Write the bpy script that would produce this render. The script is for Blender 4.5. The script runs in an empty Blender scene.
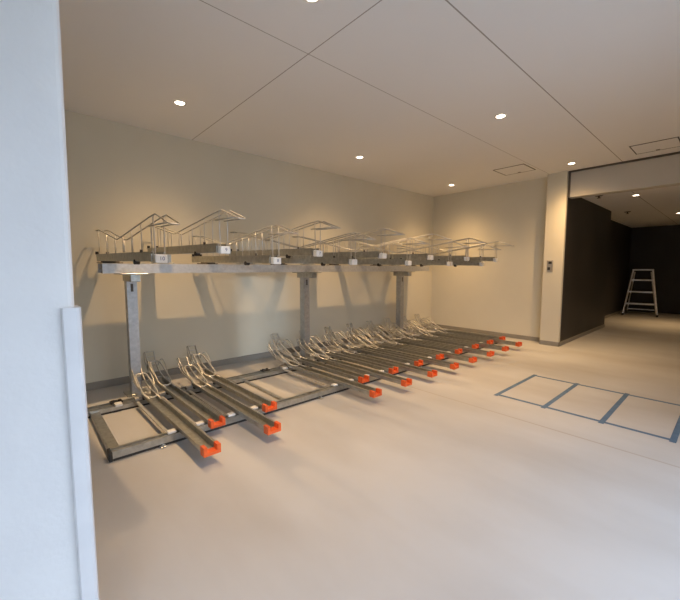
import bpy, bmesh, math, random
from mathutils import Vector, Matrix
random.seed(4)
S = bpy.context.scene
COL = S.collection
R = math.radians

# ------------------------------------------------------------------ materials
def new_mat(name):
    m = bpy.data.materials.new(name); m.use_nodes = True
    nt = m.node_tree; b = nt.nodes['Principled BSDF']
    return m, nt, b

def noise_col(nt, scale, c1, c2, lo=.35, hi=.65, detail=4, vec=None, stretch=None):
    tc = nt.nodes.new('ShaderNodeTexCoord')
    n = nt.nodes.new('ShaderNodeTexNoise'); n.inputs['Scale'].default_value = scale; n.inputs['Detail'].default_value = detail
    src = tc.outputs['Object']
    if stretch:
        mp = nt.nodes.new('ShaderNodeMapping'); mp.inputs['Scale'].default_value = stretch
        nt.links.new(src, mp.inputs['Vector']); src = mp.outputs['Vector']
    nt.links.new(src, n.inputs['Vector'])
    r = nt.nodes.new('ShaderNodeValToRGB')
    r.color_ramp.elements[0].position = lo; r.color_ramp.elements[0].color = (*c1, 1)
    r.color_ramp.elements[1].position = hi; r.color_ramp.elements[1].color = (*c2, 1)
    nt.links.new(n.outputs['Fac'], r.inputs['Fac'])
    return r.outputs['Color'], n

def bump(nt, b, fac, strength, dist=.002):
    bp = nt.nodes.new('ShaderNodeBump'); bp.inputs['Strength'].default_value = strength; bp.inputs['Distance'].default_value = dist
    nt.links.new(fac, bp.inputs['Height']); nt.links.new(bp.outputs['Normal'], b.inputs['Normal'])

def mat_simple(name, c1, c2=None, rough=.5, metal=0., scale=8., bmp=0., bscale=60, lo=.35, hi=.65, spec=.5, stretch=None):
    m, nt, b = new_mat(name)
    c2 = c2 or tuple(x*.92 for x in c1)
    col, n = noise_col(nt, scale, c1, c2, lo, hi, stretch=stretch)
    nt.links.new(col, b.inputs['Base Color'])
    b.inputs['Roughness'].default_value = rough; b.inputs['Metallic'].default_value = metal
    b.inputs['Specular IOR Level'].default_value = spec
    if bmp:
        tc = nt.nodes.new('ShaderNodeTexCoord'); n2 = nt.nodes.new('ShaderNodeTexNoise'); n2.inputs['Scale'].default_value = bscale
        nt.links.new(tc.outputs['Object'], n2.inputs['Vector']); bump(nt, b, n2.outputs['Fac'], bmp)
    return m

def mat_emit(name, c, s):
    m, nt, b = new_mat(name)
    b.inputs['Base Color'].default_value = (*c, 1)
    b.inputs['Emission Color'].default_value = (*c, 1); b.inputs['Emission Strength'].default_value = s
    return m

def line_mask(nt, src, axis, pos, half):
    sep = nt.nodes.new('ShaderNodeSeparateXYZ'); nt.links.new(src, sep.inputs[0])
    s = nt.nodes.new('ShaderNodeMath'); s.operation = 'SUBTRACT'; s.inputs[1].default_value = pos
    nt.links.new(sep.outputs[axis], s.inputs[0])
    a = nt.nodes.new('ShaderNodeMath'); a.operation = 'ABSOLUTE'; nt.links.new(s.outputs[0], a.inputs[0])
    l = nt.nodes.new('ShaderNodeMath'); l.operation = 'LESS_THAN'; l.inputs[1].default_value = half
    nt.links.new(a.outputs[0], l.inputs[0])
    return l.outputs[0]

def mat_lined(name, c1, c2, scale, lines, linecol, rough, spec=.3, lo=.3, hi=.7, bmp=.1, second=None):
    """painted / screeded surface with real joints at world positions"""
    m, nt, b = new_mat(name)
    col, n = noise_col(nt, scale, c1, c2, lo, hi, detail=6)
    if second:
        col2, _ = noise_col(nt, second[0], (1, 1, 1), second[1], .42, .7, detail=8, stretch=second[2])
        mx = nt.nodes.new('ShaderNodeMix'); mx.data_type = 'RGBA'; mx.blend_type = 'MULTIPLY'; mx.inputs[0].default_value = 1
        nt.links.new(col, mx.inputs[6]); nt.links.new(col2, mx.inputs[7]); col = mx.outputs[2]
    g = nt.nodes.new('ShaderNodeNewGeometry')
    acc = None
    for ax, pos, half in lines:
        k = line_mask(nt, g.outputs['Position'], ax, pos, half)
        if acc is None: acc = k
        else:
            mx = nt.nodes.new('ShaderNodeMath'); mx.operation = 'MAXIMUM'
            nt.links.new(acc, mx.inputs[0]); nt.links.new(k, mx.inputs[1]); acc = mx.outputs[0]
    if acc is not None:
        mx = nt.nodes.new('ShaderNodeMix'); mx.data_type = 'RGBA'
        nt.links.new(acc, mx.inputs[0]); nt.links.new(col, mx.inputs[6]); mx.inputs[7].default_value = (*linecol, 1)
        col = mx.outputs[2]
    nt.links.new(col, b.inputs['Base Color'])
    b.inputs['Roughness'].default_value = rough; b.inputs['Specular IOR Level'].default_value = spec
    if bmp:
        tc = nt.nodes.new('ShaderNodeTexCoord'); n2 = nt.nodes.new('ShaderNodeTexNoise'); n2.inputs['Scale'].default_value = 90
        nt.links.new(tc.outputs['Object'], n2.inputs['Vector']); bump(nt, b, n2.outputs['Fac'], bmp)
    return m

M = {}
M['floor'] = mat_lined('screed_floor', (.48, .478, .472), (.545, .542, .535), .9,
                       [(0, 3.165, .009)], (.40, .37, .33), .55, .35, bmp=.05,
                       second=(1.3, (.82, .79, .76), (1, .35, 1)))
M['ceiling'] = mat_lined('ceiling_board', (.80, .79, .775), (.83, .82, .805), .6,
                         [(0, 1.69, .004), (1, 2.23, .003), (1, 1.26, .005)], (.36, .33, .30), .9, .2, bmp=.04)
M['wall'] = mat_simple('wall_paint', (.68, .64, .52), (.71, .67, .55), .85, scale=1.2, bmp=.08, bscale=160, spec=.2)
M['wall_tex'] = mat_simple('textured_paint', (.76, .76, .755), (.72, .72, .72), .85, scale=5, bmp=.55, bscale=55, spec=.2)
M['dark_wall'] = mat_simple('dark_panel', (.034, .030, .027), (.044, .039, .035), .5, scale=1.5, spec=.35)
M['header'] = mat_simple('header_paint', (.55, .52, .46), (.58, .55, .49), .85, scale=2, spec=.2)
M['skirting'] = mat_simple('grey_skirting', (.27, .25, .215), (.31, .29, .25), .5, scale=4)
M['steel'] = mat_simple('galvanised_steel', (.38, .38, .355), (.53, .53, .50), .36, .9, scale=24, lo=.3, hi=.7)
M['steel_spangle'] = mat_simple('spangled_zinc', (.56, .565, .57), (.68, .685, .69), .5, .75, scale=30, lo=.3, hi=.7)
M['post_zinc'] = mat_simple('zinc_post', (.40, .41, .42), (.52, .53, .54), .45, .8, scale=26, lo=.3, hi=.7)
M['chrome'] = mat_simple('bright_wire', (.62, .61, .58), (.55, .54, .51), .44, .75, scale=12)
M['orange'] = mat_simple('orange_plastic', (.78, .125, .025), (.70, .10, .02), .42, scale=20)
M['black'] = mat_simple('black_rubber', (.022, .020, .019), (.03, .028, .026), .6, scale=20)
M['white_plastic'] = mat_simple('white_plastic', (.78, .78, .76), (.74, .74, .72), .35, scale=20)
M['guard'] = mat_simple('corner_guard_plastic', (.66, .665, .68), (.63, .635, .65), .5, scale=10)
M['tape'] = mat_simple('blue_tape', (.075, .14, .235), (.10, .175, .275), .6, scale=14)
M['ink'] = mat_simple('blue_ink', (.08, .10, .22), (.08, .10, .22), .6)
M['dark_gap'] = mat_simple('shadow_gap', (.10, .085, .07), (.10, .085, .07), .8)
M['aluminium'] = mat_simple('aluminium', (.70, .68, .64), (.60, .58, .55), .4, .7, scale=16)
M['plate'] = mat_simple('brushed_plate', (.45, .43, .40), (.52, .50, .46), .4, .6, scale=30)
M['lens'] = mat_emit('lamp_lens', (1, .83, .62), 9)
M['ring'] = mat_simple('lamp_ring', (.72, .70, .66), (.70, .68, .64), .5)
M['asphalt'] = mat_simple('forecourt_paving', (.34, .34, .34), (.40, .40, .40), .9, scale=6)

# ------------------------------------------------------------------ mesh helpers
class MB:
    def __init__(s): s.bm = bmesh.new()
    def box(s, x0, x1, y0, y1, z0, z1, bev=0., seg=1):
        r = bmesh.ops.create_cube(s.bm, size=1)
        vs = r['verts']
        for v in vs:
            v.co = Vector(((x0+x1)/2 + v.co.x*(x1-x0), (y0+y1)/2 + v.co.y*(y1-y0), (z0+z1)/2 + v.co.z*(z1-z0)))
        if bev:
            es = list({e for v in vs for e in v.link_edges})
            bmesh.ops.bevel(s.bm, geom=es, offset=bev, segments=seg, profile=.5, affect='EDGES')
        return s
    def prism(s, prof, axis, a, b):
        """extrude a closed 2-D profile along an axis (0,1,2) from a to b"""
        def P(u, v, w):
            return {0: (w, u, v), 1: (u, w, v), 2: (u, v, w)}[axis]
        A = [s.bm.verts.new(P(u, v, a)) for u, v in prof]; B = [s.bm.verts.new(P(u, v, b)) for u, v in prof]
        n = len(prof)
        for i in range(n): s.bm.faces.new((A[i], A[(i+1) % n], B[(i+1) % n], B[i]))
        s.bm.faces.new(A[::-1]); s.bm.faces.new(B)
        return s
    def tube(s, pts, r=.005, n=8, closed=False):
        pts = [Vector(p) for p in pts]; N = len(pts); rings = []
        up = None
        for i in range(N):
            if closed: t = (pts[(i+1) % N]-pts[i-1])
            else: t = pts[min(i+1, N-1)]-pts[max(i-1, 0)]
            t.normalize()
            if up is None:
                up = Vector((0, 0, 1)) if abs(t.z) < .9 else Vector((1, 0, 0))
            u = up - t*up.dot(t)
            if u.length < 1e-4: u = Vector((1, 0, 0)) - t*t.x
            u.normalize(); w = t.cross(u); up = u
            rings.append([s.bm.verts.new(pts[i] + r*(math.cos(k*2*math.pi/n)*u + math.sin(k*2*math.pi/n)*w)) for k in range(n)])
        for i in range(N if closed else N-1):
            a, b = rings[i], rings[(i+1) % N]
            for k in range(n): s.bm.faces.new((a[k], a[(k+1) % n], b[(k+1) % n], b[k]))
        if not closed:
            s.bm.faces.new(rings[0][::-1]); s.bm.faces.new(rings[-1])
        return s
    def cyl(s, p0, p1, r, n=16, r2=None):
        p0, p1 = Vector(p0), Vector(p1); t = (p1-p0).normalized()
        up = Vector((0, 0, 1)) if abs(t.z) < .9 else Vector((1, 0, 0))
        u = (up - t*up.dot(t)).normalized(); w = t.cross(u); r2 = r if r2 is None else r2
        A = [s.bm.verts.new(p0 + r*(math.cos(k*2*math.pi/n)*u+math.sin(k*2*math.pi/n)*w)) for k in range(n)]
        B = [s.bm.verts.new(p1 + r2*(math.cos(k*2*math.pi/n)*u+math.sin(k*2*math.pi/n)*w)) for k in range(n)]
        for k in range(n): s.bm.faces.new((A[k], A[(k+1) % n], B[(k+1) % n], B[k]))
        s.bm.faces.new(A[::-1]); s.bm.faces.new(B)
        return s
    def lathe(s, prof, n=28, z=0, cx=0, cy=0):
        rings = []
        for r, h in prof:
            rings.append([s.bm.verts.new((cx+r*math.cos(k*2*math.pi/n), cy+r*math.sin(k*2*math.pi/n), z+h)) for k in range(n)])
        for a, b in zip(rings, rings[1:]):
            for k in range(n): s.bm.faces.new((a[k], a[(k+1) % n], b[(k+1) % n], b[k]))
        return s
    def build(s, name, mat, parent=None, smooth=False):
        bmesh.ops.recalc_face_normals(s.bm, faces=s.bm.faces[:])
        me = bpy.data.meshes.new(name); s.bm.to_mesh(me); s.bm.free()
        if smooth:
            for p in me.polygons: p.use_smooth = True
        me.materials.append(mat)
        o = bpy.data.objects.new(name, me); COL.objects.link(o)
        if parent: o.parent = parent
        return o

def fillet(pts, rad, k=4):
    """round the inner corners of a polyline"""
    pts = [Vector(p) for p in pts]; out = [pts[0]]
    for a, b, c in zip(pts, pts[1:], pts[2:]):
        d1 = (a-b); d2 = (c-b); r = min(rad, d1.length*.45, d2.length*.45)
        p, q = b+d1.normalized()*r, b+d2.normalized()*r
        for i in range(k+1):
            t = i/k; out.append(p*(1-t)**2 + b*2*t*(1-t) + q*t*t)
    out.append(pts[-1]); return out

def thing(name, label, cat, loc=(0, 0, 0), rot=(0, 0, 0), group=None):
    o = bpy.data.objects.new(name, None); COL.objects.link(o); o.empty_display_size = .1
    o.location = loc; o.rotation_euler = rot
    tag(o, label, cat, group); return o
def tag(o, label, cat, group=None):
    o['label'] = label; o['category'] = cat
    if group: o['group'] = group
    return o
def struct(name, mb, mat):
    o = mb.build(name, mat); o['kind'] = 'structure'; return o
def copy_tree(o, parent=None):
    c = o.copy(); COL.objects.link(c)
    if parent: c.parent = parent
    for ch in list(o.children): copy_tree(ch, c)
    return c

# ------------------------------------------------------------------ room shell
ZC = 2.88          # ceiling height
YB = 4.60          # back wall
XR = 6.90          # right wall
OX0, OX1, OZ = -1.15, 3.4, 2.25   # invented opening, sized to let daylight in
YE = -.55          # inner face of the wall with that opening, just behind the photographer
struct('floor', MB().box(-3.4, 15.2, YE, 4.8, -.12, 0), M['floor'])
struct('ceiling', MB().box(-3.4, 7.04, YE, 4.8, ZC, ZC+.12), M['ceiling'])
struct('wall_back', MB().box(-3.4, 7.1, YB, YB+.2, 0, ZC), M['wall'])
struct('wall_right', MB().box(XR, XR+.2, 2.0, YB, 0, ZC), M['wall'])
struct('wall_left', MB().box(-3.5, -3.3, YE, YB, 0, ZC), M['wall'])
struct('pillar_right', MB().box(6.69, 6.76, 1.955, 2.25, 0, ZC, .004).box(6.76, XR+.02, 1.99, 2.25, 0, ZC), M['wall'])
pm = MB().box(-1.7, .105, 1.255, 1.46, 0, ZC, .016, 3)
for v in pm.bm.verts:
    if v.co.x > 0: v.co.x += -.002 + .032*v.co.z/ZC
struct('pillar_left', pm, M['wall_tex'])
# header over the passage and the thin shadow gap round it
struct('beam_header', MB().box(6.76, 6.95, YE, 1.955, 2.465, ZC), M['header'])
struct('trim_1', MB().box(6.735, 6.762, YE, 1.953, ZC-.026, ZC), M['dark_gap'])
struct('trim_2', MB().box(6.738, 6.765, 1.925, 1.957, 2.465, ZC-.026), M['dark_gap'])
# passage beyond
struct('wall_passage', MB().box(6.76, 9.75, 1.96, 2.15, 0, 2.56), M['dark_wall'])
struct('wall_passage_end', MB().box(9.60, 14.2, 2.30, 2.45, 0, 2.56).box(9.60, 9.75, 2.15, 2.31, 0, 2.56), M['dark_wall'])
struct('wall_far', MB().box(14.1, 14.3, YE, 2.45, 0, 2.56), M['dark_wall'])
struct('ceiling_passage', MB().box(6.95, 14.3, YE, 2.45, 2.56, 2.70), M['ceiling'])
# wall behind the photographer, its opening invented to let daylight in
struct('wall_daylight_opening', MB().box(-3.4, OX0, YE-.2, YE, 0, ZC).box(OX1, 15.2, YE-.2, YE, 0, ZC).box(OX0, OX1, YE-.2, YE, OZ, ZC), M['wall'])
struct('ground_outside', MB().box(-14, 18, -16, YE-.2, -.14, -.02), M['asphalt'])
struct('wall_sun_block', MB().box(-6.45, 14, -16, -10.3, 0, 3.9), M['header'])   # invented unseen building, keeps the sun off most of the opening
# skirtings
struct('baseboard_back', MB().prism([(YB, 0), (YB-.012, 0), (YB-.012, .072), (YB-.007, .08), (YB, .08)], 0, -3.3, XR), M['skirting'])
struct('baseboard_right', MB().box(XR-.012, XR, 2.25, YB-.012, 0, .075, .003), M['skirting'])
struct('baseboard_pillar', MB().box(6.678, 6.69, 1.944, 2.25, 0, .075, .003).box(6.678, 6.76, 1.944, 1.955, 0, .075, .003), M['skirting'])
struct('baseboard_passage', MB().box(6.76, 9.762, 1.948, 1.96, 0, .07, .003).box(9.75, 14.1, 2.288, 2.30, 0, .07, .003), M['skirting'])

# corner guard on the near white pillar
g = .022
o = MB().prism([(.083, 1.258), (.083, 1.258-g+.004), (.087, 1.258-g), (.107+g-.012, 1.258-g), (.107+g-.004, 1.258-g+.004), (.107+g, 1.258-g+.012),
                (.107+g, 1.33), (.105, 1.33), (.105, 1.258)], 2, 0, 1.192).build('corner_guard', M['guard'])
tag(o, 'pale grey plastic corner guard up the edge of the near white pillar', 'corner guard')

# light switch on the far pillar
t = thing('wall_switch', 'metal wall switch plate on the far beige pillar', 'switch', (6.69, 2.145, 1.35))
MB().box(-.008, 0, -.045, .045, -.095, .095, .003).build('plate', M['plate'], t)
MB().box(-.013, -.007, -.028, .022, .035, .075, .002).build('display', M['black'], t)
MB().box(-.014, -.007, -.008, .034, -.068, -.02, .003).build('button', M['black'], t)

# ------------------------------------------------------------------ downlights
WARM = (1, .63, .30)
def downlight(x, y, label, zc=ZC, power=136):
    t = thing('ceiling_downlight', label, 'ceiling light', (x, y, zc), group='round recessed ceiling downlights')
    MB().lathe([(.042, -.002), (.044, -.006), (.053, -.007), (.058, -.004), (.059, -.0005)]).build('trim_ring', M['ring'], t, True)
    MB().lathe([(.0005, -.003), (.025, -.0032), (.043, -.003)]).build('lamp_lens', M['lens'], t, True)
    l = bpy.data.lights.new('downlight_beam', 'SPOT'); l.energy = power; l.color = WARM
    l.spot_size = R(170); l.spot_blend = .2; l.shadow_soft_size = .025
    # reflector lamp: brightness falls off with the angle from straight down
    l.use_nodes = True; nt = l.node_tree; em = nt.nodes['Emission']
    g = nt.nodes.new('ShaderNodeNewGeometry'); sp = nt.nodes.new('ShaderNodeSeparateXYZ'); nt.links.new(g.outputs['Incoming'], sp.inputs[0])
    ab = nt.nodes.new('ShaderNodeMath'); ab.operation = 'ABSOLUTE'; nt.links.new(sp.outputs['Z'], ab.inputs[0])
    pw = nt.nodes.new('ShaderNodeMath'); pw.operation = 'POWER'; pw.inputs[1].default_value = 6.4; nt.links.new(ab.outputs[0], pw.inputs[0])
    nt.links.new(pw.outputs[0], em.inputs['Strength'])
    lo = bpy.data.objects.new('downlight_beam', l); COL.objects.link(lo); lo.location = (0, 0, -.02); lo.parent = t
    return t
downlight(1.245, 3.67, 'round ceiling downlight above the left end of the rack')
downlight(3.70, 3.70, 'round ceiling downlight above the middle of the rack')
downlight(6.19, 3.74, 'round ceiling downlight in the corner above the right end of the rack')
downlight(1.36, 1.76, 'round ceiling downlight nearest the white pillar, in front of the rack', power=96)
downlight(3.82, 1.76, 'round ceiling downlight above the open floor, left of the blue tape')
downlight(6.28, 1.79, 'round ceiling downlight beside the far pillar and the passage header')
downlight(7.95, 1.27, 'small ceiling downlight inside the passage', 2.56, 22)
downlight(11.2, 1.0, 'added ceiling downlight brightening the far passage floor', 2.56, 90)  # added lamp, brightens the floor deep in the passage

# sprinkler heads in the passage ceiling
for x, y, lab in ((7.52, 1.70, 'small dark ceiling sprinkler just inside the passage header'), (10.1, 1.74, 'small dark ceiling sprinkler deep in the passage')):
    t = thing('ceiling_sprinkler', lab, 'sprinkler', (x, y, 2.56), group='passage ceiling sprinklers')
    MB().lathe([(.0005, -.012), (.05, -.011), (.06, -.004), (.062, -.0005)]).build('escutcheon', M['dark_gap'], t, True)
    MB().cyl((0, 0, -.011), (0, 0, -.04), .012).cyl((0, 0, -.04), (0, 0, -.046), .03).build('deflector', M['dark_gap'], t)

# access hatches in the ceiling
def hatch(x0, y0, w, label):
    t = thing('ceiling_hatch', label, 'hatch', (x0, y0, ZC), group='square ceiling access hatches')
    f = .012
    MB().box(0, w, 0, f, -.006, 0).box(0, w, w-f, w, -.006, 0).box(0, f, f, w-f, -.006, 0).box(w-f, w, f, w-f, -.006, 0).build('frame', M['dark_gap'], t)
    MB().box(f, w-f, f, w-f, -.004, 0).build('panel', M['ceiling'], t)
    MB().box(w-.06, w-.03, w/2-.02, w/2+.02, -.007, -.003).build('latch', M['dark_gap'], t)
hatch(5.765, 2.275, .475, 'square ceiling access hatch before the right wall, above the rack end')
hatch(5.98, .59, .47, 'square ceiling access hatch near the passage header, away from the rack')

# ------------------------------------------------------------------ blue tape on the floor
t = thing('tape_outline', 'blue tape outline of three adjoining boxes on the floor', 'tape', (3.64, .255, 0))
W, D, h = 1.0, 1.345, .0012
def strip(x0, x1, y0, y1, z=0.): MB().box(x0, x1, y0, y1, z+.0004, z+h).build('tape_strip', M['tape'], t)
strip(-.02, .02, -.02, D+.02); strip(W-.02, W+.02, -.06, D+.02)
for k in range(4):
    y = D-k*.4483
    strip(-.05, W+.04, y-.02, y+.02, .001)

# ------------------------------------------------------------------ rack frame (bolted together: one thing)
fr = thing('bike_rack_frame', 'galvanised two-tier bicycle rack frame of posts, beam and floor rails', 'bike rack', (.4, 3.75, 0))
def fb(): return MB()
def fbuild(mb, name, mat, parent=None):
    o = mb.build(name, mat, None); o.parent = parent or fr
    if (parent or fr) is fr: o.matrix_parent_inverse = Matrix.Translation(fr.location).inverted()
    return o
# front floor rail: C profile, open upwards slot
def rail_profile(y, z0, z1, w):
    return [(y, z0), (y+w, z0), (y+w, z1), (y+w*.68, z1), (y+w*.68, z1-.012), (y+w*.32, z1-.012), (y+w*.32, z1), (y, z1)]
fbuild(fb().prism(rail_profile(2.75, .020, .070, .075), 0, .405, 6.30), 'front_rail', M['steel'])
fbuild(fb().box(.385, .407, 2.742, 2.83, .002, .07, .004), 'rail_end_cap', M['black'])
fbuild(fb().prism(rail_profile(3.715, .018, .056, .07), 0, .30, 6.30), 'back_rail', M['steel'])
fbuild(fb().prism([(3.80, .008), (3.86, .008), (3.86, .055), (3.845, .055), (3.845, .02), (3.815, .02), (3.815, .055), (3.80, .055)], 0, .30, 6.30), 'slide_track', M['steel'])
fbuild(fb().box(.40, .47, 2.825, 3.716, .006, .045, .003), 'side_rail', M['steel'])
fbuild(fb().box(6.24, 6.30, 2.825, 3.716, .006, .045, .003), 'side_rail', M['steel'])
for x in (1.88, 3.1, 4.35, 5.5):
    fbuild(fb().box(x-.016, x+.016, 2.825, 3.716, .004, .022, .002), 'cross_bar', M['steel'])
for x in (.33, .62, 2.2, 2.48, 3.9, 5.2):
    fbuild(fb().box(x-.05, x+.05, 3.79, 3.87, .054, .066, .003).cyl((x-.028, 3.83, .066), (x-.028, 3.83, .078), .014).cyl((x+.028, 3.83, .066), (x+.028, 3.83, .078), .014), 'rail_clamp', M['black'])
for x in (.62, 2.42):
    fbuild(fb().box(x-.03, x+.03, 3.70, 3.77, .05, .075, .004), 'track_joiner', M['white_plastic'])
for x in (.72, 2.2, 3.9, 5.5):
    fbuild(fb().box(x-.02, x+.02, 2.715, 2.752, .002, .012, .002).cyl((x, 2.73, .012), (x, 2.73, .022), .009), 'floor_anchor', M['steel'])
fbuild(fb().box(.41, 6.29, 2.753, 2.82, .001, .0198), 'shade_strip', M['black'])  # black strip stands in for the contact shadow under the front rail
fbuild(fb().box(.31, 6.29, 3.718, 3.78, .001, .0178), 'shade_strip', M['black'])  # same dark contact shadow strip under the back rail
# posts
for x in (.858, 3.065, 5.24):
    fbuild(fb().prism([(x-.046, 4.12), (x-.046, 4.225), (x-.040, 4.225), (x-.040, 4.126), (x+.040, 4.126), (x+.040, 4.225), (x+.046, 4.225), (x+.046, 4.12)], 2, .012, 1.18), 'post', M['post_zinc'])
    fbuild(fb().box(x-.10, x+.10, 4.08, 4.27, .001, .014, .003), 'base_plate', M['steel'])
    fbuild(fb().box(x-.012, x+.012, 4.117, 4.121, 1.07, 1.15, .001), 'slot', M['dark_gap'])
    fbuild(fb().box(x-.03, x+.03, 3.862, 4.079, .004, .03, .002), 'foot_bar', M['steel'])
    # short cantilever arm on top of the post, its folded end seen below the beam
    fbuild(fb().box(x-.045, x+.045, 3.95, 4.30, 1.175, 1.246, .004), 'arm', M['steel'])
    fbuild(fb().box(x-.12, x+.11, 3.92, 4.31, 1.246, 1.258, .002), 'arm_plate', M['steel'])
# long upper beam: two folded channels with a deck plate between them
def cbeam(y0, sg):
    a, b, c = y0, y0+sg*.08, y0+sg*.006
    return [(a, 1.258), (b, 1.258), (b, 1.264), (c, 1.264), (c, 1.346), (b, 1.346), (b, 1.352), (a, 1.352)]
fbuild(fb().prism(cbeam(4.06, 1), 0, .605, 5.99), 'upper_beam', M['steel_spangle'])
fbuild(fb().prism(cbeam(4.32, -1), 0, .605, 5.99), 'upper_beam', M['steel_spangle'])
fbuild(fb().box(.61, 5.985, 4.14, 4.24, 1.30, 1.306), 'deck_plate', M['steel'])

# ------------------------------------------------------------------ lower trays (slide along the floor rails)
def channel(w, hgt, th, lip):
    a = w/2
    return [(-a-lip, hgt), (-a-lip, hgt-th), (-a, hgt-th), (-a, 0), (a, 0), (a, hgt-th), (a+lip, hgt-th), (a+lip, hgt), (a-th, hgt), (a-th, th), (-a+th, th), (-a+th, hgt)]
def make_lower(fy):
    t = thing('lower_bike_tray', '', 'bike tray', (0, 0, .074), group='lower sliding bike trays with orange ends')
    b = MB().prism(channel(.088, .046, .004, .012), 1, .02, 1.52)
    b.box(-.016, .016, .03, 1.50, .003, .012, .002)
    b.build('channel', M['steel'], t)
    # orange U-shaped end cap
    MB().prism([(-.058, -.004), (.058, -.004), (.058, .056), (.034, .056), (.034, .018), (-.034, .018), (-.034, .056), (-.058, .056)], 1, -.01, .05).build('end_cap', M['orange'], t)
    # rounded loop the front wheel drops into
    lp = [(-.062, 1.28, .062), (-.060, 1.42, .125), (-.052, 1.58, .195), (-.036, 1.61, .21), (.036, 1.61, .21), (.052, 1.58, .195), (.060, 1.42, .125), (.062, 1.28, .062), (.048, 1.225, .042), (0, 1.20, .036), (-.048, 1.225, .042)]
    MB().tube(lp, .0085, 8, True).build('wheel_loop', M['chrome'], t, True)
    # ski-tip shaped side hoops, with rungs between
    def side(s):
        return fillet([(s*.04, 1.10, .04), (s*.046, 1.45, .05), (s*.05, 1.66, .095), (s*.052, 1.77, .175), (s*.05, 1.815, .275), (s*.044, 1.785, .285), (s*.042, 1.725, .185), (s*.04, 1.60, .10), (s*.04, 1.42, .05)], .05)
    for s in (-1, 1): MB().tube(side(s), .0065, 8).build('side_hoop', M['chrome'], t, True)
    for s in (-1, 1):
        MB().tube(fillet([(s*.058, 1.34, .045), (s*.078, 1.46, .17), (s*.074, 1.56, .235), (s*.064, 1.63, .215), (s*.052, 1.70, .12)], .07), .005, 8).build('guide_fin', M['chrome'], t, True)
    for y, z in ((1.50, .058), (1.64, .088), (1.735, .14), (1.80, .225), (1.81, .28)):
        MB().tube([(-.052, y, z), (.052, y, z)], .0045, 6).build('rung', M['chrome'], t, True)
    # white slide shoe on the front rail, steel carriage bar to the back rail; fy = where the front rail lies along this tray
    MB().box(-.122, -.062, fy-.028, fy+.022, -.003, .016, .004).build('slide_shoe', M['white_plastic'], t)
    MB().box(-.116, -.090, fy+.05, fy+.90, -.030, -.012, .002).build('slide_bar', M['aluminium'], t)
    MB().box(-.116, -.05, fy+.94, fy+1.0, -.017, .012, .004).build('rear_shoe', M['plate'], t)
    MB().box(-.05, .05, fy+.92, fy+1.03, -.017, -.001, .003).build('rear_carriage', M['black'], t)
    if fy > .3:      # the trays pulled forward carry lower wheel hoops
        for c in t.children:
            if c.name.split('.')[0] in ('wheel_loop', 'side_hoop', 'guide_fin', 'rung'):
                for v in c.data.vertices: v.co.y += .10; v.co.z = .04 + (v.co.z-.04)*.76
    return t
# positions found along the front row and the set-back row (metres)
XA = [.895, 1.37, 2.525, 3.01, 3.49, 3.97, 4.43, 4.935, 5.42, 5.91]
XB = [1.10, 1.575, 2.755, 3.26, 3.76, 4.25, 4.74, 5.24, 5.73, 6.19]
ORD = ['first', 'second', 'third', 'fourth', 'fifth', 'sixth', 'seventh', 'eighth', 'ninth', 'tenth']
for xs, yf, txt in ((XA, 2.27, 'reaching past the front floor rail'), (XB, 2.655, 'set back to the front floor rail')):
    low0 = make_lower(2.79-yf)
    for i, x in enumerate(xs):
        o = low0 if i == 0 else copy_tree(low0)
        o.location = (x, yf, .074); o.rotation_euler = (0, 0, R(1.0))
        o['label'] = 'lower bike tray %s, %s from the white pillar' % (txt, ORD[i])
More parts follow.
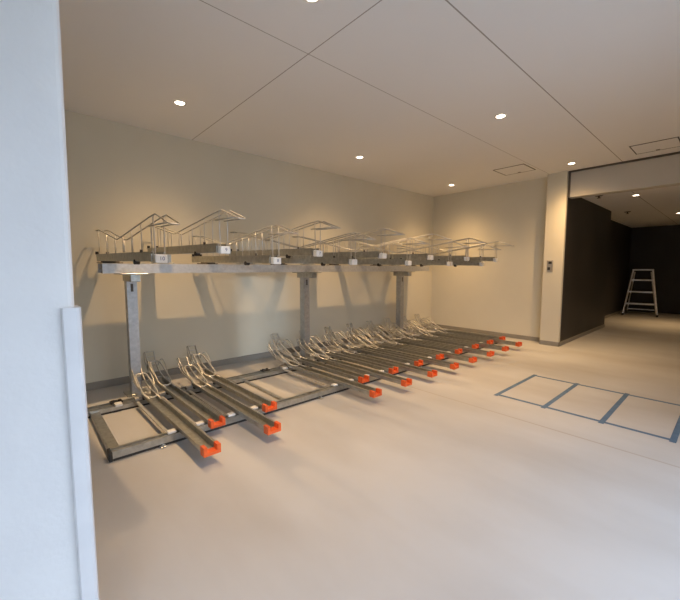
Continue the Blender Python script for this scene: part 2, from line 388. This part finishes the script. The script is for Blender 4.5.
# ------------------------------------------------------------------ upper trays
def text_on(body, parent, loc, size, mat):
    c = bpy.data.curves.new('number', 'FONT'); c.body = body; c.size = size; c.align_x = 'CENTER'; c.align_y = 'CENTER'; c.extrude = .0006
    c.materials.append(mat)
    tmp = bpy.data.objects.new('number_curve', c); me = bpy.data.meshes.new_from_object(tmp); bpy.data.objects.remove(tmp)
    o = bpy.data.objects.new('number', me); COL.objects.link(o); o.parent = parent
    o.location = loc; o.rotation_euler = (R(90), 0, 0); return o
ROOT_ROT = (R(.9), 0, R(3.9))
def make_upper(high):
    t = thing('upper_bike_tray', '', 'bike tray', rot=ROOT_ROT, group='upper bike trays on the long beam')
    L = 1.38
    MB().prism(channel(.066, .060, .004, .009), 1, .0, L).box(-.045, .045, .0, .004, 0, .045).build('channel', M['steel'], t)
    MB().cyl((-.038, .35, -.004), (-.004, .35, -.004), .017).build('roller', M['black'], t)
    for s in (-1, 1): MB().cyl((s*.039, L-.05, .060), (s*.039, L-.05, .082), .012, 12).build('rubber_stop', M['black'], t)
    MB().cyl((-.042, .18, .056), (-.042, .18, .074), .008, 12).build('pin', M['dark_gap'], t)
    MB().box(-.036, .036, -.045, -.002, -.010, .042, .006, 2).build('number_plate', M['white_plastic'], t)
    # wheel guide: two bent wires, high at the wall end, dipping, rising to a peak at the front
    prof = [(1.36, .262), (1.25, .262), (.74, .160), (.02, .270), (-.06, .277)]
    for s in (-1, 1):
        pts = fillet([(s*.031, y, z) for y, z in prof], .03)
        MB().tube(pts, .0050, 8).build('guide_wire', M['chrome'], t, True)
    MB().tube([(-.031, 1.36, .262), (.031, 1.36, .262)], .0050, 8).build('rear_bar', M['chrome'], t, True)
    # pointed hand loop at the front
    hp = fillet([(.031, -.06, .277), (.031, -.245, .214), (.024, -.262, .208), (-.024, -.262, .208), (-.031, -.245, .214), (-.031, -.06, .277)], .012)
    MB().tube(hp, .0048, 8).build('handle', M['chrome'], t, True)
    MB().tube([(.031, -.245, .214), (.031, .03, .216)], .0046, 8).tube([(-.031, -.245, .214), (-.031, .03, .216)], .0046, 8).build('handle_bar', M['chrome'], t, True)
    def ztop(y):
        for (a, za), (b, zb) in zip(prof, prof[1:]):
            if b <= y <= a: return zb + (za-zb)*(y-b)/(a-b)
    for y in (1.28, 1.04, .80, .60, .40, .20):
        for s in (-1, 1):
            MB().tube([(s*.031, y, .045), (s*.031, y, ztop(y))], .0034, 6).build('upright', M['chrome'], t, True)
    for s in (-1, 1):
        MB().tube([(s*.027, -.024, .036), (s*.031, -.018, .273)], .0040, 6).build('upright', M['chrome'], t, True)
    # bracket standing on the beam
    yb = 1.06; z0 = -.016 if not high else -.08
    mb = MB().box(-.085, .085, yb-.005, yb+.085, z0, z0+.008, .002)
    mb.box(-.06, .06, yb, yb+.06, z0+.006, .002 if high else .001, .002)
    mb.build('mount_bracket', M['dark_gap'] if not high else M['steel'], t)
    for c in t.children:
        for v in c.data.vertices: v.co *= 1.2
    return t
lowU, highU = make_upper(False), make_upper(True)
uses = {0: False, 1: False}; uppers = []
YF = 2.85
for k in range(12):
    hi = k % 2; proto = (lowU, highU)[hi]
    o = proto if not uses[hi] else copy_tree(proto)
    uses[hi] = True
    o.location = (.777 + .487*k, YF, 1.355 + (.08 if hi else 0))
    o['label'] = 'upper bike tray %s, %s from the white pillar' % ('raised on tall brackets' if hi else 'lying low on the beam', ORD[k//2])
    uppers.append(o)
for o, n in zip(uppers, ('10', '9', '8', '7')):
    pl = [c for c in o.children if c.name.startswith('number_plate')][0]
    text_on(n, pl, (.004, -.0548, .020), .038, M['ink'])

# ------------------------------------------------------------------ step ladder in the passage
t = thing('step_ladder', 'aluminium step ladder standing at the far end of the dark passage', 'ladder', (12.75, 1.78, 0), (0, 0, R(6)))
def hw(z): return .37 - .16*z/1.27          # half width, narrower towards the top
for s in (-1, 1):
    b = MB().prism([(0, 0), (.06, 0), (.36, 1.27), (.30, 1.27)], 1, -.018, .018)
    for v in b.bm.verts: v.co.y += s*hw(v.co.z)
    b.build('side_rail', M['aluminium'], t)
    b = MB().prism([(.92, 0), (.97, 0), (.40, 1.22), (.35, 1.22)], 1, -.014, .014)
    for v in b.bm.verts: v.co.y += s*(hw(v.co.z)-.04)
    b.build('rear_leg', M['aluminium'], t)
    MB().box(-.015, .075, s*.37-.026, s*.37+.026, 0, .06, .006).build('foot', M['black'], t)
for k in range(1, 4):
    z = k*.33; x = z*.30/1.27
    MB().box(x-.01, x+.11, -hw(z)+.012, hw(z)-.012, z-.02, z+.02, .004).build('step', M['aluminium'], t)
MB().box(.27, .46, -.23, .23, 1.255, 1.295, .006).build('top_step', M['aluminium'], t)
MB().box(.86, .90, -.30, .30, .10, .13, .003).build('brace', M['aluminium'], t)

# ------------------------------------------------------------------ daylight and camera
w = bpy.data.worlds.new('daylight'); S.world = w; w.use_nodes = True
bg = w.node_tree.nodes['Background']
bg.inputs['Color'].default_value = (.66, .79, 1.0, 1); bg.inputs['Strength'].default_value = 2.1
sun = bpy.data.lights.new('daylight_sun', 'SUN'); sun.energy = .45; sun.angle = R(3.2); sun.color = (.75, .86, 1.0)
so = bpy.data.objects.new('daylight_sun', sun); COL.objects.link(so)
d = Vector((.535, .84, -.10)); so.rotation_euler = d.to_track_quat('-Z', 'Y').to_euler(); so.location = (-6, -9, 3)

cam = bpy.data.cameras.new('camera'); co = bpy.data.objects.new('camera', cam); COL.objects.link(co)
cam.sensor_fit = 'HORIZONTAL'; cam.sensor_width = 36; cam.lens = 358/680*36; cam.clip_start = .05; cam.clip_end = 200
co.location = (0, 0, 1.30)
co.rotation_euler = (R(90-4.949), 0, R(-41.943))
S.camera = co
S.view_settings.view_transform = 'Standard'; S.view_settings.look = 'None'; S.view_settings.gamma = 1
S.view_settings.use_curve_mapping = False; S.view_settings.exposure = .95
S.cycles.max_bounces = 10; S.cycles.diffuse_bounces = 6; S.cycles.use_denoising = True
S.cycles.sample_clamp_indirect = 4
